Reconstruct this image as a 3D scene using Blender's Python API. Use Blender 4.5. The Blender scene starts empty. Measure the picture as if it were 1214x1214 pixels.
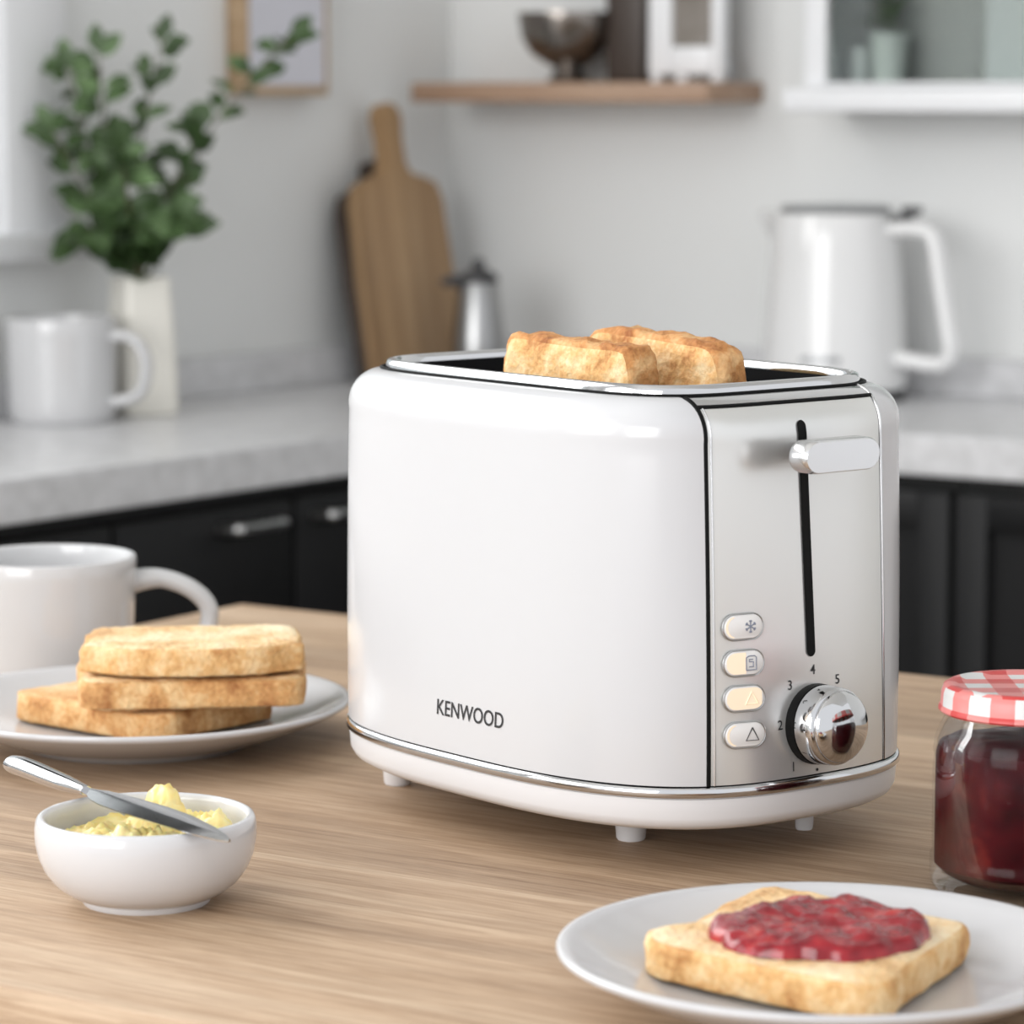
import bpy, bmesh, math, random
from mathutils import Vector, Matrix, noise

random.seed(7)
Z0 = 0.88                       # table top height above the floor
COL = bpy.context.scene.collection
PI = math.pi

# ------------------------------------------------------------------ materials
def lin(r, g, b):
    f = lambda c: (c / 255) / 12.92 if c / 255 <= .04045 else ((c / 255 + .055) / 1.055) ** 2.4
    return (f(r), f(g), f(b), 1)

def mat(name, col=(.8, .8, .8, 1), rough=.5, metal=0, **kw):
    m = bpy.data.materials.new(name); m.use_nodes = True
    p = m.node_tree.nodes['Principled BSDF']
    p.inputs['Base Color'].default_value = col
    p.inputs['Roughness'].default_value = rough
    p.inputs['Metallic'].default_value = metal
    for k, v in kw.items():
        p.inputs[k.replace('_', ' ')].default_value = v
    return m

class N:
    """tiny node helper"""
    def __init__(s, m):
        s.t = m.node_tree; s.p = s.t.nodes['Principled BSDF']
    def n(s, typ, **kw):
        nd = s.t.nodes.new(typ)
        for k, v in kw.items():
            if k in nd.inputs: nd.inputs[k].default_value = v
            else: setattr(nd, k, v)
        return nd
    def l(s, a, b): s.t.links.new(a, b)
    def coord(s, scale=(1, 1, 1), rot=(0, 0, 0)):
        c = s.n('ShaderNodeTexCoord'); mp = s.n('ShaderNodeMapping')
        mp.inputs['Scale'].default_value = scale; mp.inputs['Rotation'].default_value = rot
        s.l(c.outputs['Object'], mp.inputs['Vector']); return mp.outputs[0]
    def noise(s, vec, scale=5, detail=4, rough=.55, dist=0):
        n = s.n('ShaderNodeTexNoise'); n.inputs['Scale'].default_value = scale
        n.inputs['Detail'].default_value = detail; n.inputs['Roughness'].default_value = rough
        n.inputs['Distortion'].default_value = dist
        s.l(vec, n.inputs['Vector']); return n.outputs['Fac']
    def ramp(s, fac, stops):
        r = s.n('ShaderNodeValToRGB'); e = r.color_ramp.elements
        while len(e) < len(stops): e.new(.5)
        for i, (p, c) in enumerate(stops): e[i].position = p; e[i].color = c
        s.l(fac, r.inputs[0]); return r.outputs[0]
    def mix(s, fac, a, b, mode='MIX'):
        m = s.n('ShaderNodeMix', data_type='RGBA', blend_type=mode)
        if isinstance(fac, (int, float)): m.inputs[0].default_value = fac
        else: s.l(fac, m.inputs[0])
        for i, v in ((6, a), (7, b)):
            if isinstance(v, tuple): m.inputs[i].default_value = v
            else: s.l(v, m.inputs[i])
        return m.outputs[2]
    def math(s, op, a, b=0.0):
        m = s.n('ShaderNodeMath', operation=op)
        for i, v in enumerate((a, b)):
            if isinstance(v, (int, float)): m.inputs[i].default_value = v
            else: s.l(v, m.inputs[i])
        return m.outputs[0]
    def bump(s, h, strength=.2, dist=.001):
        b = s.n('ShaderNodeBump'); b.inputs['Strength'].default_value = strength
        b.inputs['Distance'].default_value = dist
        s.l(h, b.inputs['Height']); s.l(b.outputs[0], s.p.inputs['Normal'])
    def color(s, c): s.l(c, s.p.inputs['Base Color'])

def wood(name, dark, mid, light, planks=.06, gscale=1.0, rough=.45, contrast=.35):
    """grain along local x"""
    m = mat(name, mid, rough); k = N(m)
    c = k.n('ShaderNodeTexCoord')
    sep = k.n('ShaderNodeSeparateXYZ'); k.l(c.outputs['Object'], sep.inputs[0])
    row = k.math('FLOOR', k.math('DIVIDE', sep.outputs[1], planks))
    wn = k.n('ShaderNodeTexWhiteNoise', noise_dimensions='1D'); k.l(row, wn.inputs['W'])
    off = k.n('ShaderNodeVectorMath', operation='ADD')
    cmb = k.n('ShaderNodeCombineXYZ'); k.l(k.math('MULTIPLY', wn.outputs[0], 9.0), cmb.inputs[0]); k.l(k.math('MULTIPLY', wn.outputs[0], 5.0), cmb.inputs[2])
    k.l(c.outputs['Object'], off.inputs[0]); k.l(cmb.outputs[0], off.inputs[1])
    def mapped(sc):
        mp = k.n('ShaderNodeMapping'); mp.inputs['Scale'].default_value = tuple(v * gscale for v in sc)
        k.l(off.outputs[0], mp.inputs[0]); return mp.outputs[0]
    broad = k.noise(mapped((2.2, 26, 26)), 1, 4, .55, .6)
    fine = k.noise(mapped((26, 520, 520)), 1, 4, .65, .3)
    mid_n = k.noise(mapped((5, 110, 110)), 1, 4, .6, .4)
    f = k.math('ADD', k.math('MULTIPLY', broad, .6), k.math('MULTIPLY', mid_n, .4))
    col = k.ramp(f, [(.33, dark), (.5, mid), (.66, light)])
    col = k.mix(contrast, col, k.ramp(fine, [(.36, dark), (.64, light)]))
    tint = k.ramp(wn.outputs[0], [(0, (.76, .74, .725, 1)), (.5, (.92, .91, .90, 1)), (1, (1.07, 1.07, 1.08, 1))])
    col = k.mix(1.0, col, tint, 'MULTIPLY')
    k.color(col); k.bump(fine, .12, .0005)
    return m

M = {}
M['wall'] = mat('painted_plaster', lin(226, 227, 226), .8)
k = N(M['wall']); k.bump(k.noise(k.coord(), 60, 4), .05, .002)
M['ceiling'] = mat('ceiling_paint', lin(240, 240, 238), .8)
M['floor'] = mat('floor_grey', lin(150, 143, 134), .5)
M['trim'] = mat('white_trim', lin(236, 237, 239), .35)
M['porcelain'] = mat('white_porcelain', lin(200, 200, 201), .12, Coat_Weight=.3, Coat_Roughness=.05)
M['plate'] = mat('plate_porcelain', lin(200, 200, 202), .15, Coat_Weight=.3, Coat_Roughness=.05)
M['ramekin'] = mat('white_stoneware', lin(208, 208, 210), .16, Coat_Weight=.3, Coat_Roughness=.06)
M['enamel'] = mat('white_enamel', lin(198, 198, 200), .2, Coat_Weight=.3, Coat_Roughness=.1)
M['kettle'] = mat('kettle_white', lin(226, 226, 226), .2, Coat_Weight=.4, Coat_Roughness=.08)
M['plastic'] = mat('white_plastic', lin(222, 222, 224), .3)
M['chrome'] = mat('chrome', (.60, .60, .61, 1), .08, 1)
M['steel'] = mat('brushed_steel', (.74, .74, .725, 1), .29, .68)
k = N(M['steel']); k.bump(k.noise(k.coord((1, 900, 8)), 1, 2), .015, .0003)
M['satin'] = mat('satin_chrome', (.72, .72, .73, 1), .22, 1)
M['pot_steel'] = mat('dull_pot_steel', (.36, .36, .36, 1), .3, 1)
M['black'] = mat('black_gap', (.006, .006, .006, 1), .5, 0, Specular_IOR_Level=.1)
M['ink'] = mat('dark_print', (.02, .02, .022, 1), .5)
M['grey_ink'] = mat('grey_print', (.22, .24, .30, 1), .5)
M['deck'] = mat('dark_toaster_deck', (.012, .012, .013, 1), .5, 0, Specular_IOR_Level=.02)
M['button'] = mat('button_plastic', lin(226, 224, 222), .3)
M['warm_lens'] = mat('lit_warm_lens', lin(252, 236, 212), .3, Emission_Color=lin(255, 214, 150), Emission_Strength=.12)
M['knife'] = mat('polished_cutlery', (.62, .62, .63, 1), .12, 1)
M['stone'] = mat('grey_quartz', lin(205, 205, 206), .3)
k = N(M['stone']); v = k.coord()
c1 = k.ramp(k.noise(v, 55, 6, .65), [(.32, lin(196, 196, 197)), (.7, lin(222, 222, 224))]); k.color(c1)
M['cabinet'] = mat('black_cabinet_paint', lin(22, 22, 23), .5, 0, Specular_IOR_Level=.25)
M['cabinet_dark'] = mat('black_carcass', lin(20, 20, 20), .6)
M['handle'] = mat('steel_handle', (.5, .5, .5, 1), .3, 1)
M['table'] = wood('oak_table', lin(134, 106, 80), lin(180, 150, 120), lin(206, 182, 155), .050, 1.0, .6, .42)
M['shelf_wood'] = wood('shelf_oak', lin(160, 128, 104), lin(182, 150, 126), lin(200, 172, 148), .2, 1.0, .5, .2)
M['board_wood'] = wood('acacia_board', lin(138, 108, 76), lin(170, 137, 99), lin(192, 162, 124), .05, 1.0, .5, .2)
M['shade_wood'] = wood('shade_board', lin(58, 48, 42), lin(78, 66, 58), lin(94, 80, 70), .06, 1.0, .5, .2)  # dark tone for the board that stands in for shade
M['frame_wood'] = wood('picture_frame_oak', lin(160, 132, 98), lin(186, 158, 124), lin(204, 178, 146), .2, 1.0, .5, .2)
M['leaf'] = mat('leaf_green', lin(64, 90, 54), .5)
k = N(M['leaf']); v = k.coord()
oi = k.n('ShaderNodeObjectInfo')
k.color(k.ramp(k.noise(v, 38, 2), [(.3, lin(40, 58, 28)), (.52, lin(64, 88, 48)), (.74, lin(112, 140, 94))]))
M['stem'] = mat('woody_stem', lin(92, 84, 60), .7)
M['vase'] = mat('cream_ceramic', lin(232, 229, 220), .35)
M['dark_metal'] = mat('aged_pewter', (.24, .215, .195, 1), .18, 1)
M['dark_box'] = mat('dark_brown_lacquer', lin(66, 56, 50), .45)
M['taupe'] = mat('taupe_print', lin(128, 118, 108), .6)
k = N(M['taupe']); k.color(k.ramp(k.noise(k.coord(), 18, 2), [(.3, lin(104, 96, 86)), (.7, lin(150, 144, 138))]))
M['paper'] = mat('pale_print', lin(208, 208, 216), .6)
M['grey_green'] = mat('grey_green_back', lin(160, 162, 158), .6)
M['pale_tray'] = mat('pale_grey_tray', lin(206, 211, 209), .5)
M['pot'] = mat('pale_green_ceramic', lin(196, 204, 198), .4)
M['lid_grey'] = mat('grey_kettle_lid', lin(150, 152, 154), .3, .4)
M['dark_plastic'] = mat('dark_grey_plastic', lin(62, 62, 64), .4)
def sheet_glass(name, tint, ior, gain=1.0):
    m = bpy.data.materials.new(name); m.use_nodes = True; t = m.node_tree
    for nd in list(t.nodes): t.nodes.remove(nd)
    o = t.nodes.new('ShaderNodeOutputMaterial'); mx = t.nodes.new('ShaderNodeMixShader'); tr = t.nodes.new('ShaderNodeBsdfTransparent'); gl = t.nodes.new('ShaderNodeBsdfGlossy'); fr = t.nodes.new('ShaderNodeFresnel')
    tr.inputs[0].default_value = tint; gl.inputs['Roughness'].default_value = .03; fr.inputs[0].default_value = ior
    mu = t.nodes.new('ShaderNodeMath'); mu.operation = 'MULTIPLY'; mu.inputs[1].default_value = gain; mu.use_clamp = True
    t.links.new(fr.outputs[0], mu.inputs[0]); t.links.new(mu.outputs[0], mx.inputs[0]); t.links.new(tr.outputs[0], mx.inputs[1]); t.links.new(gl.outputs[0], mx.inputs[2]); t.links.new(mx.outputs[0], o.inputs[0])
    return m
M['glass'] = sheet_glass('clear_glass', (.97, .97, .97, 1), 1.45, .22)
M['pane'] = sheet_glass('window_glass', (.95, .97, .965, 1), 1.4)
M['blind'] = mat('grey_blind', lin(176, 180, 178), .7)
M['jam'] = mat('jam', (.11, .004, .008, 1), .12, 0, Subsurface_Weight=.1, Subsurface_Scale=.003, Coat_Weight=.2, Coat_Roughness=.06, Specular_IOR_Level=.35)
M['jam'].node_tree.nodes['Principled BSDF'].inputs['Subsurface Radius'].default_value = (1, .15, .1)
k = N(M['jam']); k.color(k.ramp(k.noise(k.coord(), 110, 4), [(.35, (.17, .004, .010, 1)), (.55, (.32, .014, .022, 1)), (.75, (.50, .06, .04, 1))]))
M['jar_jam'] = mat('jar_jam', (.05, .004, .006, 1), .4, 0, Specular_IOR_Level=.04)
k = N(M['jar_jam']); k.color(k.ramp(k.noise(k.coord(), 60, 4), [(.35, (.030, .003, .005, 1)), (.6, (.070, .006, .009, 1)), (.8, (.19, .02, .016, 1))]))
M['butter'] = mat('butter', lin(250, 230, 150), .35, 0, Subsurface_Weight=.3, Subsurface_Scale=.006)
k = N(M['butter']); k.color(k.ramp(k.noise(k.coord(), 70, 3), [(.3, lin(243, 216, 122)), (.7, lin(252, 239, 180))]))

def bread(name, pale, gold, brown, bias=.5, dscale=24):
    m = mat(name, pale, .85, 0, Subsurface_Weight=.08, Subsurface_Scale=.003); k = N(m); v = k.coord()
    big = k.noise(v, dscale, 4, .6, .3); fine = k.noise(v, 420, 3, .6)
    f = k.math('ADD', k.math('MULTIPLY', big, .75), k.math('MULTIPLY', fine, .25))
    c = k.ramp(f, [(bias - .16, pale), (bias + .02, gold), (bias + .18, brown)])
    pores = k.n('ShaderNodeTexVoronoi'); pores.inputs['Scale'].default_value = 330; k.l(v, pores.inputs['Vector'])
    k.color(c)
    k.bump(k.math('ADD', fine, k.math('MULTIPLY', pores.outputs['Distance'], .8)), .55, .0012)
    return m
M['crumb'] = bread('toast_crumb', lin(238, 212, 172), lin(214, 172, 120), lin(168, 108, 58), .52)
M['crumb_dark'] = bread('toast_crumb_browned', lin(246, 222, 178), lin(224, 176, 116), lin(168, 104, 54), .50, 55)
M['crust'] = bread('toast_crust', lin(230, 196, 146), lin(204, 154, 98), lin(156, 100, 54), .51, 70)
M['crust_dark'] = bread('toast_crust_dark', lin(228, 188, 136), lin(198, 140, 84), lin(148, 90, 46), .49, 60)
M['crumb_pale'] = bread('toast_crumb_pale', lin(244, 226, 192), lin(228, 192, 142), lin(182, 126, 74), .53, 34)
M['crust_pale'] = bread('toast_crust_pale', lin(238, 210, 164), lin(216, 170, 112), lin(172, 114, 62), .52, 70)

def gingham(name, side):
    m = mat(name, (1, 1, 1, 1), .35); k = N(m)
    c = k.n('ShaderNodeTexCoord'); sp = k.n('ShaderNodeSeparateXYZ'); k.l(c.outputs['Object'], sp.inputs[0])
    per = .0185
    if side:
        ang = k.math('MULTIPLY', k.math('ARCTAN2', sp.outputs[1], sp.outputs[0]), .032); a, b = ang, sp.outputs[2]
    else: a, b = sp.outputs[0], sp.outputs[1]
    st = [k.math('GREATER_THAN', k.math('FRACT', k.math('ADD', k.math('DIVIDE', q, per), 20.25)), .5) for q in (a, b)]
    s = k.math('MULTIPLY', k.math('ADD', st[0], st[1]), .5)
    k.color(k.ramp(s, [(0, lin(216, 216, 215)), (.5, lin(222, 132, 128)), (1, lin(200, 66, 64))]))
    return m
M['gingham_top'] = gingham('gingham_top', False)
M['gingham_side'] = gingham('gingham_side', True)

# ------------------------------------------------------------------ helpers
def link(name, bm, m, parent=None, smooth=True, loc=None, rot=None, auto=35, recalc=True):
    me = bpy.data.meshes.new(name)
    if recalc: bmesh.ops.recalc_face_normals(bm, faces=bm.faces)
    bm.to_mesh(me); bm.free()
    if isinstance(m, (list, tuple)):
        for q in m: me.materials.append(q)
    else: me.materials.append(m)
    if smooth:
        me.polygons.foreach_set('use_smooth', [True] * len(me.polygons))
        if auto: me.set_sharp_from_angle(angle=math.radians(auto))
    o = bpy.data.objects.new(name, me); COL.objects.link(o)
    if parent: o.parent = parent
    if loc is not None: o.location = loc
    if rot is not None: o.rotation_euler = rot
    return o

def tag(o, label=None, cat=None, group=None, kind=None):
    if label: o['label'] = label
    if cat: o['category'] = cat
    if group: o['group'] = group
    if kind: o['kind'] = kind
    return o

def thing(name, label, cat, loc, rz=0, group=None):
    o = bpy.data.objects.new(name, None); COL.objects.link(o)
    o.empty_display_size = .02
    o.location = loc; o.rotation_euler = (0, 0, rz)
    return tag(o, label, cat, group)

def BM(): return bmesh.new()

def box(bm, x0, x1, y0, y1, z0, z1, bev=0, seg=2, matrix=None):
    g = bmesh.ops.create_cube(bm, size=1)
    vs = g['verts']
    for v in vs:
        v.co = Vector((x0 + (v.co.x + .5) * (x1 - x0), y0 + (v.co.y + .5) * (y1 - y0), z0 + (v.co.z + .5) * (z1 - z0)))
    if bev:
        es = list({e for v in vs for e in v.link_edges})
        r = bmesh.ops.bevel(bm, geom=es, offset=bev, segments=seg, affect='EDGES', profile=.5)
        vs = list({v for f in r['faces'] for v in f.verts} | {v for v in vs if v.is_valid})
    if matrix is not None:
        bmesh.ops.transform(bm, matrix=matrix, verts=[v for v in vs if v.is_valid])
    return bm

def lathe(bm, prof, seg=64, cx=0, cy=0, mi=None):
    rings = []
    for r, z in prof:
        if r < 1e-6: rings.append([bm.verts.new((cx, cy, z))])
        else: rings.append([bm.verts.new((cx + r * math.cos(2 * PI * i / seg), cy + r * math.sin(2 * PI * i / seg), z)) for i in range(seg)])
    for j, (a, b) in enumerate(zip(rings, rings[1:])):
        for i in range(seg):
            q = (i + 1) % seg
            if len(a) == 1 and len(b) == 1: continue
            if len(a) == 1: f = bm.faces.new((a[0], b[q], b[i]))
            elif len(b) == 1: f = bm.faces.new((a[i], a[q], b[0]))
            else: f = bm.faces.new((a[i], a[q], b[q], b[i]))
            if mi: f.material_index = mi(j)
    return bm

def catmull(pts, n=8, closed=False):
    pts = [Vector(p) for p in pts]; out = []
    m = len(pts); rng = range(m) if closed else range(m - 1)
    for i in rng:
        if closed: p0, p1, p2, p3 = pts[i - 1], pts[i], pts[(i + 1) % m], pts[(i + 2) % m]
        else: p0, p1, p2, p3 = pts[max(i - 1, 0)], pts[i], pts[i + 1], pts[min(i + 2, m - 1)]
        for j in range(n):
            t = j / n
            out.append(.5 * ((2 * p1) + (p2 - p0) * t + (2 * p0 - 5 * p1 + 4 * p2 - p3) * t * t + (3 * p1 - p0 - 3 * p2 + p3) * t ** 3))
    if not closed: out.append(pts[-1])
    return out

def tube(bm, pts, rad, seg=12, closed=False, cap=True, flat=None, up=None):
    """sweep; rad is a number or a list; flat=(a,b) makes an elliptic section"""
    pts = [Vector(p) for p in pts]; n = len(pts); rings = []
    ref = Vector(up) if up else None
    prev = None
    for i, p in enumerate(pts):
        if closed: t = pts[(i + 1) % n] - pts[i - 1]
        else: t = pts[min(i + 1, n - 1)] - pts[max(i - 1, 0)]
        t.normalize()
        if prev is None:
            a = ref if ref else (Vector((0, 0, 1)) if abs(t.z) < .9 else Vector((1, 0, 0)))
        else: a = ref if ref else prev
        u = (a - t * a.dot(t)).normalized(); w = t.cross(u); prev = u
        r = rad[i] if isinstance(rad, (list, tuple)) else rad
        fu, fw = flat if flat else (1, 1)
        rings.append([bm.verts.new(p + u * (r * fu * math.cos(2 * PI * k / seg)) + w * (r * fw * math.sin(2 * PI * k / seg))) for k in range(seg)])
    m = n if closed else n - 1
    for i in range(m):
        a, b = rings[i], rings[(i + 1) % n]
        for k in range(seg):
            q = (k + 1) % seg; bm.faces.new((a[k], a[q], b[q], b[k]))
    if cap and not closed:
        bm.faces.new(rings[0][::-1]); bm.faces.new(rings[-1])
    return bm

def prism(bm, outline, z0, z1, bev=0):
    """outline: list of (x,y)"""
    vs = [bm.verts.new((x, y, z0)) for x, y in outline]
    f = bm.faces.new(vs)
    r = bmesh.ops.extrude_face_region(bm, geom=[f])
    nv = [g for g in r['geom'] if isinstance(g, bmesh.types.BMVert)]
    for v in nv: v.co.z = z1
    if bev:
        es = [e for e in bm.edges if all(abs(v.co.z - z1) < 1e-7 for v in e.verts) or all(abs(v.co.z - z0) < 1e-7 for v in e.verts)]
        bmesh.ops.bevel(bm, geom=es, offset=bev, segments=2, affect='EDGES')
    return bm

def rrect(w, h, r, n=6, cx=0, cy=0):
    out = []
    for sx, sy, a0 in ((1, 1, 0), (-1, 1, 90), (-1, -1, 180), (1, -1, 270)):
        for i in range(n + 1):
            a = math.radians(a0 + 90 * i / n)
            out.append((cx + sx * (w / 2 - r) + r * math.cos(a), cy + sy * (h / 2 - r) + r * math.sin(a)))
    return out

# ------------------------------------------------------------------ room frame
ROT_R = math.atan2(-.5509, .8346)      # along the wall behind the kettle
ROT_L = math.atan2(.8124, .583)        # along the wall behind the vase
def right(u, v, z=0): return Vector((.8346 * u + .5509 * v, -.5509 * u + .8346 * v, z + Z0))
def left(u, v, z=0): return Vector((.583 * u - .8124 * v, .8124 * u + .583 * v, z + Z0))
WR, WL = 2.566, 1.86                   # wall distances
UC_R, UC_L = -1.761, 2.4955            # corner in both frames
ZC = .0395                             # worktop above table top
FL = -Z0                               # floor, in table-top-relative heights
CE = 1.62

def frame_obj(name, bm, m, fr, parent=None, **kw):
    o = link(name, bm, m, parent, **kw)
    o.rotation_euler = (0, 0, ROT_R if fr == 'R' else ROT_L); o.location = (0, 0, Z0)
    return o

def structure(o, label=None):
    o['kind'] = 'structure'
    if label: o['label'] = label
    return o

# floor, ceiling
bm = BM(); box(bm, -3.4, 3.2, -1.8, 3.6, -.1, 0); structure(link('floor', bm, M['floor'], smooth=False))
bm = BM(); box(bm, -3.4, 3.2, .3, 3.6, Z0 + CE, Z0 + CE + .1); structure(link('ceiling', bm, M['ceiling'], smooth=False))
# wall behind the kettle
bm = BM(); box(bm, UC_R - .1, 1.6, WR, WR + .12, FL, CE); structure(frame_obj('wall_back', bm, M['wall'], 'R', smooth=False))
# wall behind the vase, with its window opening
W0, W1, WZ0, WZ1 = .35, 1.900, .183, 1.25     # opening in u and z
bm = BM()
box(bm, -2.2, -1.1, WL, WL + .12, FL, CE); box(bm, .15, W0, WL, WL + .12, FL, CE); box(bm, -1.1, .15, WL, WL + .12, FL, WZ0); box(bm, -1.1, .15, WL, WL + .12, WZ1, CE); box(bm, W1, UC_L + .05, WL, WL + .12, FL, CE)
box(bm, W0, W1, WL, WL + .12, FL, WZ0); box(bm, W0, W1, WL, WL + .12, WZ1, CE)
structure(frame_obj('wall_left', bm, M['wall'], 'L', smooth=False))

# window: casing, sash, pane, sill, blind
bm = BM(); cw = .047
box(bm, W1, W1 + .070, WL - .016, WL + .004, WZ0 - .02, WZ1 + cw, .003)
box(bm, W0 - cw, W0, WL - .016, WL + .004, WZ0 - .02, WZ1 + cw, .003)
box(bm, W0, W1, WL - .016, WL + .004, WZ1, WZ1 + cw, .003)
win = frame_obj('window_1', bm, M['trim'], 'L'); structure(win, 'white framed window with deep white casing on the wall beside the vase')
def child_local(name, bm, m, parent, **kw):
    o = link(name, bm, m, parent, **kw); return o
bm = BM(); box(bm, W0 - cw - .01, W1 + .082, WL - .03, WL + .10, WZ0 - .022, WZ0, .003); child_local('window_sill', bm, M['trim'], win)
bm = BM()
for x in (W1 - .028, (W0 + W1) / 2 - .02, W0): box(bm, x, x + .028 + (.012 if x not in (W0, W1 - .028) else 0), WL + .05, WL + .085, WZ0, WZ1, .003)
box(bm, W0, W1, WL + .05, WL + .085, WZ0, WZ0 + .03, .003); box(bm, W0, W1, WL + .05, WL + .085, WZ1 - .03, WZ1, .003)
child_local('window_sash', bm, M['trim'], win)
bm = BM(); box(bm, W0 + .02, W1 - .02, WL + .065, WL + .069, WZ0 + .02, WZ1 - .02); child_local('window_pane', bm, M['pane'], win, smooth=False)

bm = BM()
for x0, x1 in ((-1.1 - cw, -1.1), (.15, .15 + cw)): box(bm, x0, x1, WL - .016, WL + .004, WZ0 - .02, WZ1 + cw, .003)
box(bm, -1.1, .15, WL - .016, WL + .004, WZ1, WZ1 + cw, .003); box(bm, -1.1 - cw, .15 + cw, WL - .03, WL + .10, WZ0 - .022, WZ0, .003)
structure(frame_obj('added_window', bm, M['trim'], 'L'))  # unseen window, added to hold the side light
# ------------------------------------------------------------------ worktop and cabinets
CT = .0300
bm = BM()
def toL(P): return (P.x, P.y)
a = left(.75, WL); b_ = left(.75, 1.547)
# inner corner of the two front edges
def meet(vl, vr):
    # n_l.P = -vl, n_r.P = vr
    X = (-vl * .8346 + .583 * vr); Y = (.8124 * vr + .5509 * vl); d = .8124 * .8346 + .583 * .5509
    return Vector((X / d, Y / d, 0))
ic, oc = meet(1.547, 2.242), meet(WL, WR)
r1, r2 = right(.45, 2.242), right(.45, WR)
pts = [toL(a), toL(b_), toL(ic), toL(r1), toL(r2), toL(oc)]
prism(bm, pts, Z0 + ZC - CT, Z0 + ZC, .002)
wt = link('worktop', bm, M['stone'], smooth=False)
tag(wt, 'pale grey speckled stone worktop running along both walls', 'worktop')
bm = BM(); h = .0315
iu, ou = meet(WL - .018, WR - .018), oc
p1, p2 = left(.75, WL - .018), left(.75, WL)
prism(bm, [toL(p1), toL(iu), toL(right(.45, WR - .018)), toL(right(.45, WR)), toL(ou), toL(p2)], Z0 + ZC + .0002, Z0 + ZC + h, .0015)
link('upstand', bm, M['stone'], wt, smooth=False)

def cabinet(fr, u0, u1, vf, label, drawer=True, shaker=False, handle=True, vb=None):
    """base unit in wall frame; front at v=vf"""
    t = thing('base_cabinet', label, 'cabinet', (left if fr == 'L' else right)((u0 + u1) / 2, vf, FL), ROT_L if fr == 'L' else ROT_R)
    w = (u1 - u0) / 2; top = ZC - CT - FL - .0015; dep = vb - vf
    bm = BM(); box(bm, -w, w, .012, dep, .09, top); box(bm, -w, w, .05, dep, 0, .09)
    link('carcass', bm, M['cabinet_dark'], t, smooth=False)
    g = .0016
    def front(name, z0, z1):
        bm = BM()
        if shaker:
            s = .026
            box(bm, -w + g, -w + g + s, -.007, .0118, z0, z1, .0008); box(bm, w - g - s, w - g, -.007, .0118, z0, z1, .0008)
            box(bm, -w + g + s, w - g - s, -.007, .0118, z1 - s, z1, .0008); box(bm, -w + g + s, w - g - s, -.007, .0118, z0, z0 + s, .0008)
            box(bm, -w + g + s, w - g - s, .003, .0117, z0 + s, z1 - s)
        else: box(bm, -w + g, w - g, -.006, .0118, z0, z1, .0012)
        return link(name, bm, M['cabinet'], t)
    zt = top - .012
    if drawer:
        d = front('drawer', zt - .15, zt)
        front('door', .1, zt - .154)
        if handle:
            hb = BM(); hx = handle if not isinstance(handle, bool) else 0
            tube(hb, catmull([(hx - .026, -.0055, zt - .015), (hx - .026, -.020, zt - .0135), (hx - .02, -.024, zt - .0135), (hx + .02, -.024, zt - .0135), (hx + .026, -.020, zt - .0135), (hx + .026, -.0055, zt - .015)], 5), .0042, 10)
            link('drawer_handle', hb, M['handle'], d)
    else:
        front('door', .1, zt)
    return t
cabinet('L', .78, 1.13, 1.568, 'black base cabinet under the worktop at its outer end, past the table mug', vb=1.84)
cabinet('L', 1.134, 1.4205, 1.568, 'black base cabinet under the worktop, beyond the table mug', vb=1.84)
cabinet('L', 1.4245, 1.7065, 1.568, 'black drawer unit partly hidden by the mug on the table, no handle in sight', handle=False, vb=1.84)
cabinet('L', 1.7085, 1.902, 1.568, 'black drawer unit with steel bar handle, below the vase end of the worktop', handle=.04, vb=1.84)
cabinet('L', 1.904, 2.10, 1.568, 'black drawer unit with steel bar handle, next to the toaster edge', handle=-.05, vb=1.84)
cabinet('R', -1.395, -1.0985, 2.263, 'black framed-door cabinet partly behind the toaster, under the kettle', drawer=False, shaker=True, vb=2.55)
cabinet('R', -1.0965, -.80, 2.263, 'black framed-door cabinet standing behind the jam jar', drawer=False, shaker=True, vb=2.55)
cabinet('R', -.798, -.30, 2.263, 'black framed-door cabinet beyond the jam jar, at the end of the run', drawer=False, shaker=True, vb=2.55)

t = thing('corner_cabinet', 'black corner filler cabinet hidden behind the toaster, where both runs meet', 'cabinet', left(2.15, 1.568, FL), ROT_L)
bm = BM(); top = ZC - CT - FL - .0015
cpts = [left(2.102, 1.574), meet(1.574, 2.269), right(-1.398, 2.269), right(-1.398, 2.55), meet(1.84, 2.55), left(2.102, 1.84)]
inv = Matrix.Translation(left(2.15, 1.568, FL)) @ Matrix.Rotation(ROT_L, 4, 'Z'); inv.invert()
prism(bm, [tuple((inv @ Vector((p.x, p.y, 0))).xy) for p in cpts], .0, top)
link('carcass', bm, M['cabinet'], t, smooth=False)
# ------------------------------------------------------------------ shelf and what stands on it
bm = BM(); box(bm, -1.737, -1.4335, 2.468, WR - .0005, .2828, .3000, .0015)
sh = frame_obj('wall_shelf', bm, M['shelf_wood'], 'R'); tag(sh, 'short thick wooden shelf fixed to the wall above the cutting board', 'shelf')
SZ = .3002

P = right(-1.601, 2.515, SZ)
t = thing('footed_bowl', 'dark pewter footed bowl standing on the wall shelf', 'bowl', P)
bm = BM(); lathe(bm, [(0, .0), (.017, 0), (.0185, .002), (.014, .008), (.012, .013), (.02, .0165), (.033, .025), (.041, .038), (.0445, .058), (.0442, .0605), (.0435, .058), (.0395, .039), (.031, .027), (.018, .019), (0, .018)], 56)
link('bowl_body', bm, M['dark_metal'], t)

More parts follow.
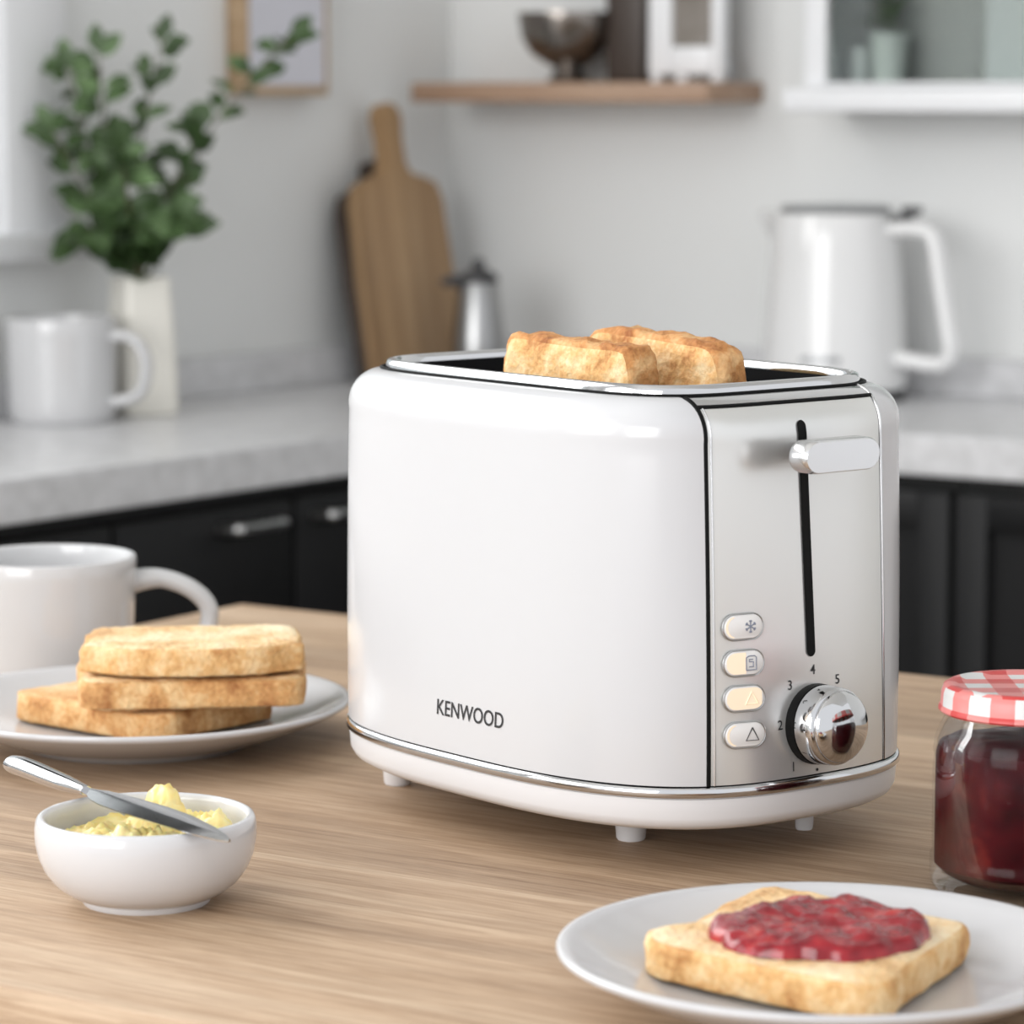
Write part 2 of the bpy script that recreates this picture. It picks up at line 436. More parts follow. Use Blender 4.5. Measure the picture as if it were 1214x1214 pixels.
t = thing('storage_tin', 'tall dark brown box standing behind the pewter bowl on the shelf', 'box', right(-1.543, 2.535, SZ), ROT_R)
bm = BM(); box(bm, -.019, .019, -.022, .022, 0, .12, .003); link('tin_body', bm, M['dark_box'], t)
bm = BM(); box(bm, -.0195, .0195, -.0225, .0225, .1205, .135, .003); link('tin_lid', bm, M['dark_box'], t)

t = thing('picture_stand', 'white framed taupe picture standing on small feet on the shelf', 'picture frame', right(-1.478, 2.513, SZ), ROT_R)
bm = BM()
box(bm, -.036, -.014, -.007, .007, .0065, .15, .0015); box(bm, .026, .036, -.007, .007, .0065, .15, .0015)
box(bm, -.014, .026, -.007, .007, .0065, .03, .0015); box(bm, -.014, .026, -.007, .007, .134, .15, .0015)
link('stand_frame', bm, M['trim'], t)
bm = BM(); box(bm, -.0138, .0258, -.001, .003, .0302, .1338); link('picture', bm, M['taupe'], t, smooth=False)
for x in (-.03, -.004, .03):
    bm = BM(); box(bm, x - .0045, x + .0045, -.006, .006, 0, .0063, .001); link('foot', bm, M['trim'], t)
P = right(-1.4475, 2.525, SZ)
t = thing('salt_pot', 'tiny grey pot standing at the end of the shelf', 'pot', P)
bm = BM(); lathe(bm, [(0, 0), (.0065, 0), (.0075, .003), (.007, .016), (.0055, .019), (0, .0195)], 24); link('pot_body', bm, M['lid_grey'], t)
bm = BM(); lathe(bm, [(0, .0197), (.0057, .0197), (.005, .024), (.002, .026), (.0025, .029), (0, .030)], 24); link('pot_lid', bm, M['lid_grey'], t)

# ------------------------------------------------------------------ glazed wall cabinet
CB0, CB1, CV, CZ0, CZ1 = -1.343, -.55, 2.475, .2952, .9
t = thing('glazed_cabinet', 'white glass-fronted wall cabinet hanging above the kettle', 'cabinet', right((CB0 + CB1) / 2, CV, CZ0), ROT_R)
hw = (CB1 - CB0) / 2; D = WR - CV - .001; H = CZ1 - CZ0
bm = BM()
box(bm, -hw, -hw + .012, .010, D, 0, H); box(bm, hw - .012, hw, .010, D, 0, H)
box(bm, -hw + .012, hw - .012, .010, D, H - .012, H); box(bm, -hw + .012, hw - .012, .010, D, 0, .004)
link('carcass', bm, M['trim'], t, smooth=False)
bm = BM(); box(bm, -hw + .0122, hw - .0122, D - .006, D - .001, .0042, H - .0122); link('back_panel', bm, M['grey_green'], t, smooth=False)
bm = BM(); box(bm, -hw - .014, hw + .014, -.016, D, -.0195, -.0002, .003); link('cornice', bm, M['trim'], t)
bm = BM()
box(bm, -hw, -hw + .020, -.004, .0098, .0005, H, .0015); box(bm, hw - .020, hw, -.004, .0098, .0005, H, .0015)
box(bm, -hw + .020, hw - .020, -.004, .0098, .0005, .0045, .001); box(bm, -hw + .020, hw - .020, -.004, .0098, H - .03, H, .0015)
dr = link('door', bm, M['trim'], t)
bm = BM(); box(bm, -hw + .0202, hw - .0202, .001, .004, .0062, H - .0302); link('glass_pane', bm, M['pane'], dr, smooth=False)
# things inside the cabinet
P = right(-1.2915, 2.523, CZ0 + .0043)
t = thing('plant_pot', 'pale green pot with a leafy plant behind the cabinet glass', 'potted plant', P)
bm = BM(); lathe(bm, [(0, 0), (.013, 0), (.0155, .035), (.017, .036), (.0172, .04), (.0155, .04), (.0145, .034), (0, .033)], 32); link('pot', bm, M['pot'], t)
def leaf(bm, base, d, up, L, W, cup=.15):
    d = Vector(d).normalized(); up = Vector(up); s = d.cross(up)
    if s.length < 1e-4: s = Vector((1, 0, 0))
    s.normalize(); n = s.cross(d).normalized()
    prof = [(0, .12), (.18, .62), (.42, 1), (.68, .86), (.88, .45), (1, .04)]
    rows = []
    for tt, w in prof:
        c = Vector(base) + d * (L * tt) - n * (L * .18 * tt * tt)
        rows.append([bm.verts.new(c + s * (W * .5 * w * q) + n * (abs(q) * W * cup * w)) for q in (-1, -.5, 0, .5, 1)])
    for a, b in zip(rows, rows[1:]):
        for i in range(4): bm.faces.new((a[i], a[i + 1], b[i + 1], b[i]))
bm = BM(); rnd = random.Random(3)
for i in range(26):
    a = rnd.uniform(0, 2 * PI); e = rnd.uniform(.1, 1.3)
    leaf(bm, (rnd.uniform(-.006, .006), rnd.uniform(-.006, .006), .036 + rnd.uniform(0, .03)), (math.cos(a) * math.cos(e), math.sin(a) * math.cos(e) * .7, math.sin(e)), (0, 0, 1), rnd.uniform(.018, .03), .012)
o = link('foliage', bm, M['leaf'], t, auto=0)
P = right(-1.318, 2.523, CZ0 + .0043)
t = thing('storage_jar', 'narrow pale jar left of the potted plant behind the cabinet glass', 'jar', P)
bm = BM(); lathe(bm, [(0, 0), (.008, 0), (.009, .002), (.009, .026), (.007, .03), (0, .031)], 32); link('jar_body', bm, M['pale_tray'], t)
t = thing('serving_tray', 'large pale grey tray standing upright behind the cabinet glass', 'tray', right(-1.06, 2.535, CZ0 + .0043), ROT_R)
bm = BM(); box(bm, -.148, .25, -.006, .004, 0, .3, .003); link('tray_body', bm, M['pale_tray'], t)

# ------------------------------------------------------------------ framed picture on the vase wall
t = thing('wall_picture', 'oak framed pale picture hanging on the wall above the leafy branches', 'picture', left(2.235, WL - .0005, .289), ROT_L)
bm = BM(); fw = .0045
box(bm, -.055, -.055 + fw, -.022, 0, 0, .26, .001); box(bm, .055 - fw, .055, -.022, 0, 0, .26, .001)
box(bm, -.055 + fw, .055 - fw, -.022, 0, 0, .008, .001); box(bm, -.055 + fw, .055 - fw, -.022, 0, .252, .26, .001)
link('picture_frame', bm, M['frame_wood'], t)
bm = BM(); box(bm, -.0503, .0503, -.0212, -.006, .0082, .2518); link('print', bm, M['paper'], t, smooth=False)

# ------------------------------------------------------------------ cutting board and dark shade stand-in leaning on the vase wall
def board(name, label, m, u, vbot, vtop, wid, hgt, hh, hw_, thick, lean_u=0.0):
    """paddle board in its own xz plane, thickness along -y, then leaned"""
    out = [(-wid * .5, .004), (-wid * .5 + .004, 0), (wid * .5 - .004, 0), (wid * .5, .004), (wid * .5, hgt * .5), (wid * .495, hgt - .022), (wid * .44, hgt - .006), (wid * .30, hgt), (hw_ * .75, hgt + .003), (hw_ * .52, hgt + .012), (hw_ * .48, hgt + hh * .5)]
    top = [(hw_ * .58, hgt + hh - .012), (hw_ * .36, hgt + hh - .002), (0, hgt + hh)]
    right_side = out + top
    rs = [p for p in right_side if p[0] > 0]
    ls = [(-x, z) for x, z in reversed(rs) if x > 1e-6]
    pts = rs + [(0, hgt + hh)] + ls
    seen = []; [seen.append(p) for p in pts if p not in seen]
    bm = BM(); prism(bm, seen, 0, thick, .002)
    o = link(name, bm, m)
    # local: x across, y up, z thick  -> grain should run along board: object x stays across, so rotate material through mesh
    me = o.data
    lean = math.asin((vtop - vbot) / (hgt + hh))
    for v in me.vertices:
        x, y, z = v.co
        v.co = (y, -x, z)       # local x runs up the board
    # world: local x -> up (leaning into wall), local y -> -along wall, local z -> out of the wall
    B = Vector((.583, .8124, 0)); nin = Vector((-.8124, .583, 0)); up = Vector((0, 0, 1))
    ex = (up * math.cos(lean) + nin * math.sin(lean)); ez = (-nin * math.cos(lean) + up * math.sin(lean)); ey = ez.cross(ex)
    o.matrix_world = Matrix((( ex.x, ey.x, ez.x, 0), (ex.y, ey.y, ez.y, 0), (ex.z, ey.z, ez.z, 0), (0, 0, 0, 1)))
    o.location = left(u, vbot, ZC + thick * math.sin(0) + .0006)
    tag(o, label, 'cutting board')
    return o
board('cutting_board', 'light brown paddle cutting board leaning in front against the wall', M['board_wood'], 2.360, 1.802, 1.840, .126, .178, .066, .029, .014)
board('cutting_board', 'added dark board mostly hidden behind the light brown paddle board, standing in for its shade', M['shade_wood'], 2.366, 1.8195, 1.857, .120, .168, .026, .030, .012)  # added board, its dark colour stands for shade beside the paddle board

# ------------------------------------------------------------------ steel pot
t = thing('coffee_pot', 'small tapered steel pot with dark lid standing beside the cutting board', 'pot', Vector((-.029, 2.93, ZC + Z0)))
bm = BM(); lathe(bm, [(0, 0), (.024, 0), (.0255, .003), (.0235, .04), (.018, .085), (.0168, .088), (0, .0885)], 40); link('pot_body', bm, M['pot_steel'], t)
bm = BM(); lathe(bm, [(0, .0887), (.0178, .0887), (.0172, .094), (.010, .099), (.005, .101), (.0055, .106), (.004, .109), (0, .1095)], 32); link('lid', bm, M['dark_plastic'], t)
bm = BM(); tube(bm, catmull([(-.014, -.004, .0865), (-.022, -.008, .091), (-.031, -.012, .088)], 6), [.006, .006, .0058, .0055, .005, .005, .0048, .0045, .0044, .0042, .004, .0038, .0035], 12); link('spout', bm, M['dark_plastic'], t)

# ------------------------------------------------------------------ kettle
KP = Vector((.2668, 2.79, ZC + Z0))
t = thing('electric_kettle', 'white electric kettle with grey lid standing on the worktop', 'kettle', KP, ROT_R)
bm = BM(); lathe(bm, [(0, 0), (.0585, 0), (.0600, .002), (.0600, .006), (.0590, .008), (0, .008)], 64); link('power_base', bm, M['dark_plastic'], t)
bm = BM(); lathe(bm, [(0, .0086), (.0575, .0086), (.0605, .0115), (.0603, .02), (.0575, .07), (.0535, .125), (.0510, .150), (.0495, .1535), (.046, .1545), (0, .155)], 72)
# spout pinch on the left side
for v in bm.verts:
    if v.co.z > .118:
        a = math.atan2(v.co.y, v.co.x); da = abs(abs(a) - PI)
        if da < .5 and math.hypot(v.co.x, v.co.y) > .045:
            f = (1 - da / .5) ** 2 * min(1, (v.co.z - .118) / .03)
            v.co.x -= .022 * f
kb = link('kettle_body', bm, M['kettle'], t)
bm = BM(); lathe(bm, [(0, .1552), (.0455, .1552), (.0462, .157), (.044, .1595), (0, .1615)], 64); link('lid', bm, M['lid_grey'], t)
bm = BM(); box(bm, .052, .070, -.006, .006, .147, .153, .002, 2); box(bm, .062, .078, -.005, .005, .1535, .160, .002, 2, Matrix.Rotation(-.0, 4, 'Y')); link('lid_latch', bm, M['dark_plastic'], t)
bm = BM(); pts = catmull([(.044, .0, .139), (.064, 0, .142), (.084, 0, .140), (.092, 0, .130), (.0975, 0, .10), (.104, 0, .066), (.1075, 0, .044), (.102, 0, .034), (.086, 0, .0325), (.055, 0, .036)], 7)
tube(bm, pts, .0085, 16, flat=(.85, 1.1)); link('kettle_handle', bm, M['kettle'], t)
bm = BM()
# small grey maker's plate: unreadable in the photo, a plain raised bar
vs = []
for z in (.0335, .0385):
    row = []
    for i in range(9):
        a = math.radians(-93 + 38 - 34 + i * 4); r = (.0603 - (z - .02) * .056) + .0004
        row.append(bm.verts.new((r * math.cos(a), r * math.sin(a), z)))
    vs.append(row)
for i in range(8): bm.faces.new((vs[0][i], vs[0][i + 1], vs[1][i + 1], vs[1][i]))
link('name_plate', bm, M['lid_grey'], t)

# ------------------------------------------------------------------ mug maker
def mug(name, label, loc, rz, R, H, taper, hr, hz0, hz1, out, loop=True):
    t = thing(name, label, 'mug', loc, rz)
    w = .0036; rb = R * taper
    prof = [(0, .0015), (rb * .80, .0015), (rb * .83, 0), (rb * .9, 0), (rb * .965, .0025), (rb, .007)]
    for i in range(1, 8):
        f = i / 8; prof.append((rb + (R - rb) * f, .007 + (H - .009) * f))
    prof += [(R, H - .002), (R - .0006, H - .0004), (R - w * .5, H), (R - w, H - .0008), (R - w - .0006, H - .003)]
    for i in range(7, 0, -1):
        f = i / 8; prof.append((rb + (R - rb) * f - w, .009 + (H - .012) * f))
    prof += [(rb - w - .003, .0075), (rb * .7, .0055), (0, .005)]
    bm = BM(); lathe(bm, prof, 80); link('mug_body', bm, M['porcelain'], t)
    bm = BM()
    ins = R - .0022
    pts = catmull([(ins - .0008, 0, hz1), (R + out * .35, 0, hz1 + .001), (R + out * .80, 0, hz1 - .006), (R + out, 0, (hz0 + hz1) / 2 + .003), (R + out * .86, 0, hz0 + .008), (R + out * .4, 0, hz0), (ins - (R - rb) * .6, 0, hz0 - .002)], 8)
    rad = [hr * (1.35 - .35 * min(1, i / 8)) if i < 9 else hr * (1 + .25 * max(0, (i - len(pts) + 9) / 9)) for i in range(len(pts))]
    tube(bm, pts, rad, 16, flat=(.75, 1.15)); link('mug_handle', bm, M['porcelain'], t)
    return t
mug('mug', 'white mug on the stone worktop in front of the cream vase', Vector((-.3470, 2.592, ZC + Z0)), math.radians(-12), .0425, .0810, .97, .0058, .018, .066, .026)
mug('mug', 'wide white mug on the wooden table behind the stack of toast', Vector((-.2300, 1.655, Z0)), math.radians(10), .0440, .0640, .93, .0060, .010, .0500, .036)

# ------------------------------------------------------------------ vase with branches
VP = Vector((-.2925, 2.657, ZC + Z0))
t = thing('vase', 'cream ceramic faceted vase holding green branches on the worktop', 'vase', VP, math.radians(28))
bm = BM()
def vring(s, z): return [bm.verts.new((x, y, z)) for x, y in rrect(s * 2, s * 2, s * .28, 5)]
secs = [(.0215, 0), (.0235, .002), (.0232, .03), (.0212, .07), (.0192, .1065), (.0188, .108), (.0165, .108), (.0163, .104), (.018, .06), (.0185, .008)]
rs = [vring(s, z) for s, z in secs]
for a, b in zip(rs, rs[1:]):
    n = len(a)
    for i in range(n): bm.faces.new((a[i], a[(i + 1) % n], b[(i + 1) % n], b[i]))
bm.faces.new(rs[0][::-1]); bm.faces.new(rs[-1])
link('vase_body', bm, M['vase'], t)
VT = VP + Vector((0, 0, .108))
def branch(label, tip, mid, nleaf, size, seed, start=.28):
    rnd = random.Random(seed)
    base = VP + Vector((rnd.uniform(-.004, .004), rnd.uniform(-.004, .004), .0102))
    mouth = VT + Vector((rnd.uniform(-.008, .008), rnd.uniform(-.008, .008), 0))
    pts = catmull([base, mouth, Vector(mid), Vector(tip)], 10)
    o = thing('leafy_branch', label, 'branch', base, 0, 'green branches standing in the vase')
    bm = BM(); n = len(pts)
    tube(bm, [p - base for p in pts], [.0015 - .0010 * i / n for i in range(n)], 6); link('stem', bm, M['stem'], o)
    bm = BM()
    for i in range(nleaf):
        f = start + (1 - start) * (i + .6) / nleaf; idx = min(n - 2, int((.333 + .667 * f) * (n - 1)))
        p = pts[idx]; d = (pts[idx + 1] - pts[idx]).normalized()
        for side in (0, 1):
            a = rnd.uniform(0, 2 * PI) + side * PI
            perp = Vector((math.cos(a), math.sin(a) * .75, rnd.uniform(-.35, .45)))
            dd = (perp + d * rnd.uniform(.15, .8)).normalized()
            s = size * rnd.uniform(.75, 1.15) * (1 - .25 * f)
            leaf(bm, p - base + dd * .003, dd, (rnd.uniform(-.7, .7), -.8 + rnd.uniform(-.3, .3), rnd.uniform(.1, .9)), s, s * .72)
    leaf(bm, pts[-1] - base, (pts[-1] - pts[-2]), (0, -1, .3), size * .8, size * .5)
    link('leaves', bm, M['leaf'], o, auto=0)
Zb = Z0
br = [
 ('green branch reaching far out past the hanging picture', (-.172, 2.66, .335), (-.236, 2.655, .262), 6, .026, 11, .52),
 ('green branch rising straight above the vase, tallest of the bunch', (-.272, 2.65, .332), (-.290, 2.655, .25), 10, .024, 12, .12),
 ('green branch leaning towards the window with pale upper leaves', (-.346, 2.65, .312), (-.328, 2.65, .235), 10, .026, 13, .1),
 ('green branch curving up between the tallest one and the window', (-.320, 2.63, .322), (-.313, 2.64, .24), 11, .026, 14, .1),
 ('green branch bending out in front of the window casing', (-.356, 2.63, .262), (-.330, 2.64, .212), 9, .027, 15, .1),
 ('drooping green branch over the window side of the vase mouth', (-.338, 2.60, .176), (-.324, 2.625, .185), 7, .028, 16, .0),
 ('green branch spreading over the bare wall beside the picture', (-.246, 2.65, .262), (-.268, 2.65, .212), 9, .028, 17, .05),
 ('low green branch with broad leaves over the wall side of the mouth', (-.250, 2.63, .188), (-.272, 2.64, .182), 8, .029, 18, .0),
 ('dense green branch filling the middle of the bunch', (-.300, 2.60, .25), (-.297, 2.63, .20), 12, .030, 19, .0),
]
for l, tip, mid, n, s, sd, st in br:
    n = int(n * 1.35); s = s * 1.08
    branch(l, (tip[0], tip[1], tip[2] + Z0), (mid[0], mid[1], mid[2] + Z0), n, s, sd, st)

# ------------------------------------------------------------------ table
TW, TD = 1.55, 1.5146 - .8095
tt = thing('table', 'light oak kitchen table with planked top, carrying the breakfast things', 'table', right(-1.1864 + TW / 2, (1.5146 + .8095) / 2, FL), ROT_R)
bm = BM(); box(bm, -TW / 2, TW / 2, -TD / 2, TD / 2, Z0 - .038, Z0, .0022, 2); link('tabletop', bm, M['table'], tt)
bm = BM()
for y in (-TD / 2 + .05, TD / 2 - .072): box(bm, -TW / 2 + .09, TW / 2 - .09, y, y + .022, Z0 - .125, Z0 - .0385)
for x in (-TW / 2 + .07, TW / 2 - .092): box(bm, x, x + .022, -TD / 2 + .1, TD / 2 - .1, Z0 - .125, Z0 - .0385)
link('apron', bm, M['table'], tt, smooth=False)
for sx in (-1, 1):
    for sy in (-1, 1):
        bm = BM(); x, y = sx * (TW / 2 - .06), sy * (TD / 2 - .05)
        box(bm, x - .028, x + .028, y - .028, y + .028, 0, Z0 - .0385, .004); link('leg', bm, M['table'], tt)

# ------------------------------------------------------------------ plates
def plate(label, loc, R):
    k = R / .0918
    prof = [(0, .0022), (.044, .0022), (.046, 0), (.0495, 0), (.051, .0018), (.062, .0050), (.078, .0112), (.0895, .0168), (.0916, .0182), (.0918, .0194), (.0912, .0202), (.0898, .0202), (.086, .0182), (.074, .0124), (.064, .0088), (.055, .0066), (.040, .0060), (0, .0060)]
    bm = BM(); lathe(bm, [(r * k, z) for r, z in prof], 112)
    o = link('dinner_plate', bm, M['plate'], loc=loc, auto=60); tag(o, label, 'plate'); return o
PL1 = Vector((-.1690, 1.5010, Z0)); PL2 = Vector((.1005, 1.0570, Z0))
plate('white plate carrying the stack of three toast slices', PL1, .0960)
plate('white plate carrying the slice spread with jam', PL2, .0865)

# ------------------------------------------------------------------ bread
def slice_outline(w, h, waist, bulge, n=120, cr=.016, waist_l=None):
    """loaf slice: flat bottom at -y, crown at +y; waist = notch depth below the crown"""
    a, b = w / 2, h / 2
    pr = [(0, -b), (a * .55, -b), (a - cr * .9, -b * .995), (a - cr * .25, -b + cr * .28), (a - .001, -b + cr * .95), (a - waist * .5, -b * .2), (a - waist, b * .22), (a - waist * .9, b * .36), (a, b * .56), (a + .001, b * .72), (a - cr * .35, b - cr * .45), (a - cr * 1.1, b + bulge * .1), (a * .4, b + bulge * .7)]
    wl = waist if waist_l is None else waist_l
    pl = [(-x - (waist - wl) * k, y) for (x, y), k in zip(reversed(pr[1:]), reversed([0, 0, 0, 0, .5, 1, .9, 0, 0, 0, 0, 0]))]
    pts = [(x, y, 0) for x, y in pr] + [(0, b + bulge, 0)] + [(x, y, 0) for x, y in pl]
    c = catmull(pts, 10, True)
    # resample by length
    L = [0]
    for i in range(len(c)): L.append(L[-1] + (c[(i + 1) % len(c)] - c[i]).length)
    out = []; j = 0
    for i in range(n):
        d = L[-1] * i / n
        while L[j + 1] < d: j += 1
        f = (d - L[j]) / max(1e-9, L[j + 1] - L[j]); out.append(c[j].lerp(c[(j + 1) % len(c)], f))
    return out

def bread_slice(name, label, w, h, th, matrix, crumb, crust, seed, waist=.004, bulge=.004, group=None, jam=False, rough=.0007, cr=.016, waist_l=None, base=1, shear=0):
    rnd = random.Random(seed); off = Vector((seed * 3.1, seed * 1.7, 0))
    out = slice_outline(w, h, waist, bulge, 132, cr, waist_l); n = len(out)
    for p in out: p.x = p.x * (base + (1 - base) * (p.y / h + .5)) + shear * p.y
    C = sum(out, Vector()) / n
    def nz(p, s): return noise.noise((p + off) * s)
    def disp(p, amt): return amt * (nz(p, 130) + .6 * nz(p, 300))
    rings = [1, .975, .93, .86, .76, .64, .5, .36, .2]
    # crumb: top, bottom
    bm = BM()
    er = .0022
    for sgn, z in ((1, th / 2), (-1, -th / 2)):
        prev = None
        for k, f in enumerate(rings):
            ring = []
            for p in out:
                q = C + (p - C) * (f if k else 1) ; q = q.copy()
                if k == 0:
                    d = (p - C).normalized(); q -= d * er; zz = z - sgn * .0007
                else:
                    q -= (p - C).normalized() * er * f
                    zz = z + sgn * disp(Vector((q.x, q.y, sgn)), rough) - sgn * .0004 * (1 if k < 2 else 0)
                ring.append(bm.verts.new((q.x, q.y, zz)))
            if prev:
                for i in range(n): bm.faces.new((prev[i], prev[(i + 1) % n], ring[(i + 1) % n], ring[i]))
            prev = ring
        bm.faces.new(prev)
    o = link(name, bm, crumb, auto=0)
    o.matrix_world = matrix
    tag(o, label, 'toast', group)
    # crust band
    bm = BM(); sec = []
    m = 9
    for k in range(m):
        a = -PI / 2 + PI * k / (m - 1)
        sec.append((math.cos(a), math.sin(a)))
    cols = []
    for i, p in enumerate(out):
        t = (out[(i + 1) % n] - out[i - 1]).normalized(); nrm = Vector((t.y, -t.x, 0))
        col = []
        for k, (c, s) in enumerate(sec):
            inset = er * (1 - c ** .55) if c > 1e-6 else er
            zz = (th / 2 - .0007) * (s if abs(s) == 1 else math.copysign(abs(s) ** .62, s))
            q = p - nrm * inset
            if 0 < k < m - 1: q = q + nrm * (disp(Vector((p.x, p.y, zz * 2)), rough * 1.3))
            col.append(bm.verts.new((q.x, q.y, zz)))
        cols.append(col)
    for i in range(n):
        a, b = cols[i], cols[(i + 1) % n]
        for k in range(m - 1): bm.faces.new((a[k], b[k], b[k + 1], a[k + 1]))
    link('crust', bm, crust, o, auto=0)
    if jam:
        bm = BM(); rj = random.Random(5)
        # irregular spread patch on the top face
        K = 96; R = []
        for i in range(K):
            a = 2 * PI * i / K
            ra = 1 + .15 * noise.noise(Vector((math.cos(a) * 1.6, math.sin(a) * 1.6, 3.3))) + .05 * noise.noise(Vector((math.cos(a) * 5, math.sin(a) * 5, 7.1)))
            R.append(ra)
        prev = None; fr = [1, .985, .96] + [.93 - .04 * q for q in range(23)]
        hts = [0, .0022, .0034] + [.0040 + .0008 * min(1, q / 5) for q in range(23)]
        J = jam
        for f, hgt in zip(fr, hts):
            ring = []
            for i in range(K):
                a = 2 * PI * i / K
                ri = 1 + (R[i] - 1) * f ** 3; x = J[0] + J[2] * ri * f * math.cos(a); y = J[1] + J[3] * ri * f * math.sin(a)
                lump = .0018 * noise.noise(Vector((x * 80, y * 80, 1.5))) + .0022 * abs(noise.noise(Vector((x * 150, y * 150, 4.5)))) + .0008 * noise.noise(Vector((x * 330, y * 330, 2.5)))
                ring.append(bm.verts.new((x, y, th / 2 + .0002 + (hgt + lump * min(1, hgt / .004) if hgt else 0))))
            if prev:
                for i in range(K): bm.faces.new((prev[i], prev[(i + 1) % K], ring[(i + 1) % K], ring[i]))
            prev = ring
        bm.faces.new(prev)
        jo = link('jam_topping', bm, M['jam'], o, auto=0); jo['label'] = 'glossy dark red jam spread on the slice'
    return o

def flat_pose(x, y, z, rz, tilt=0, tdir=0):
    return Matrix.Translation((x, y, z + Z0)) @ Matrix.Rotation(tilt, 4, Vector((math.cos(tdir), math.sin(tdir), 0))) @ Matrix.Rotation(rz, 4, 'Z')

th = .0134
bread_slice('toast_slice', 'bottom toast slice of the stack, jutting out furthest with a corner forward', .097, .080, th, flat_pose(-.1685, 1.5165, .0070 + th / 2, math.radians(140.5)), M['crumb'], M['crust'], 1, .002, .001, cr=.010)
bread_slice('toast_slice', 'middle toast slice of the stack of three', .102, .072, th, flat_pose(-.1440, 1.4975, .0216 + th / 2, math.radians(6)), M['crumb'], M['crust'], 2, .001, .003, cr=.012)
bread_slice('toast_slice', 'top toast slice of the stack, curved front crust and pale centre', .097, .062, th, flat_pose(-.1430, 1.4960, .0362 + th / 2, math.radians(184)), M['crumb_pale'], M['crust_pale'], 3, .000, .007, cr=.014)
th = .0132
bread_slice('toast_slice', 'toast slice spread with red jam on the near plate', .097, .0900, th, flat_pose(.0975, 1.0740, .0073 + th / 2, math.radians(139)), M['crumb_pale'], M['crust_pale'], 4, .0060, .002, jam=(-.007, .0035, .0350, .0365), cr=.010, waist_l=0.0008, base=.9, shear=-.2)

# ------------------------------------------------------------------ butter bowl, butter, knife
BP = Vector((-.1326, 1.1985, Z0)); BS = 1.03
bm = BM()
prof = [(0, .0020), (.018, .0020), (.0195, 0), (.0222, 0), (.0228, .0010), (.0229, .0021), (.0275, .0041), (.0322, .0078), (.0356, .0125), (.0378, .0178), (.0388, .0232), (.0389, .0276), (.0385, .0304), (.0378, .0318), (.0368, .0323), (.0357, .0318), (.0350, .0304), (.0350, .0270), (.0345, .0205), (.0316, .0130), (.0245, .0072), (.012, .0052), (0, .005)]
lathe(bm, [(r * BS, z) for r, z in prof], 96); o = link('butter_bowl', bm, M['ramekin'], loc=BP, auto=50); tag(o, 'small round white bowl holding butter on the table', 'bowl')

def butter():
    bm = BM(); rnd = random.Random(4)
    # scraped mound filling the bowl
    rings = [(0.0, .0), (.35, .0), (.7, 0), (.9, 0), (1, 0)]
    K = 110; prev = None
    top = []
    def hf(x, y):
        base = .0236 + .105 * (x * .35 + y * .6)
        v = Vector((x, y, 0))
        h = base + .0032 * noise.noise(v * 95) + .0030 * abs(noise.noise(v * 210 + Vector((3, 1, 2)))) + .0022 * noise.noise(v * 420)
        for (cx, cy, r, a) in ((.0070, .0105, .0105, .0072), (.0090, .0075, .006, .0028), (.0225, .0015, .0100, .0060), (.026, -.008, .006, .003), (-.001, -.012, .0095, .0050), (-.013, -.015, .0085, .0040), (.010, -.018, .008, .004), (.003, .016, .009, .0065), (-.020, -.004, .007, .002)):
            wob = 1 + .35 * noise.noise(v * 150 + Vector((cx * 900, 0, 0)))
            d2 = ((x - cx) ** 2 + (y - cy) ** 2) / (r * wob) ** 2
            if d2 < 1: h += a * (1 - d2) ** .55
        return h
    grid = [0] + [.04 * q for q in range(1, 24)] + [.96, 1]
    for g in grid:
        ring = []
        for i in range(K if g else 1):
            a = 2 * PI * i / K; r = .0336 * g
            x, y = r * math.cos(a), r * math.sin(a)
            z = hf(x, y) if g < 1 else .0205
            if g >= .95: z = min(z, .0236)
            ring.append(bm.verts.new((x, y, z)))
        if prev:
            for i in range(K):
                q = (i + 1) % K
                if len(prev) == 1: bm.faces.new((prev[0], ring[i], ring[q]))
                else: bm.faces.new((prev[i], prev[q], ring[q], ring[i]))
        prev = ring
    for r, z in ((.0305, .0139), (.0235, .0083), (.012, .0062)):
        ring = [bm.verts.new((r * math.cos(2 * PI * i / K), r * math.sin(2 * PI * i / K), z)) for i in range(K)]
        for i in range(K): bm.faces.new((prev[i], prev[(i + 1) % K], ring[(i + 1) % K], ring[i]))
        prev = ring
    bm.faces.new(prev)
    return bm
o = link('butter', butter(), M['butter'], loc=BP, auto=0); tag(o, 'lump of pale yellow butter heaped in the small white bowl', 'butter')

# knife lies across the bowl rim
kA = Vector((-.0270, .0272, .0350)); kB = Vector((.0206, -.0312, .0350))    # rim contacts, bowl-relative
dk = (kB - kA).normalized()
kz = 0
t = thing('butter_knife', 'polished steel butter knife resting across the butter bowl', 'knife', BP + kA, math.atan2(dk.y, dk.x))
# local x: towards the tip; handle at negative x
bm = BM()
hp = [(-.0495, 0, .0026), (-.0485, 0, .0026), (-.044, 0, .0026), (-.036, 0, .0024), (-.022, 0, .0016), (-.010, 0, .0010), (-.002, 0, .0008), (.004, 0, .0006)]
hr = [.0014, .0033, .0038, .0038, .0036, .0032, .0024, .0018]
tube(bm, catmull(hp, 4), [hr[min(len(hr) - 1, i // 4)] + (hr[min(len(hr) - 1, i // 4 + 1)] - hr[min(len(hr) - 1, i // 4)]) * (i % 4) / 4 for i in range(29)], 16, flat=(.95, 1.3))
link('knife_handle', bm, M['knife'], t)
bm = BM()
bl = [(.002, -.0016, .0016), (.008, -.0024, .0022), (.014, -.0048, .0036), (.022, -.0064, .0042), (.036, -.0072, .0046), (.052, -.0076, .0046), (.068, -.0068, .0044), (.082, -.0046, .0036), (.091, -.0018, .0026), (.095, .0004, .0014)]
rows = []
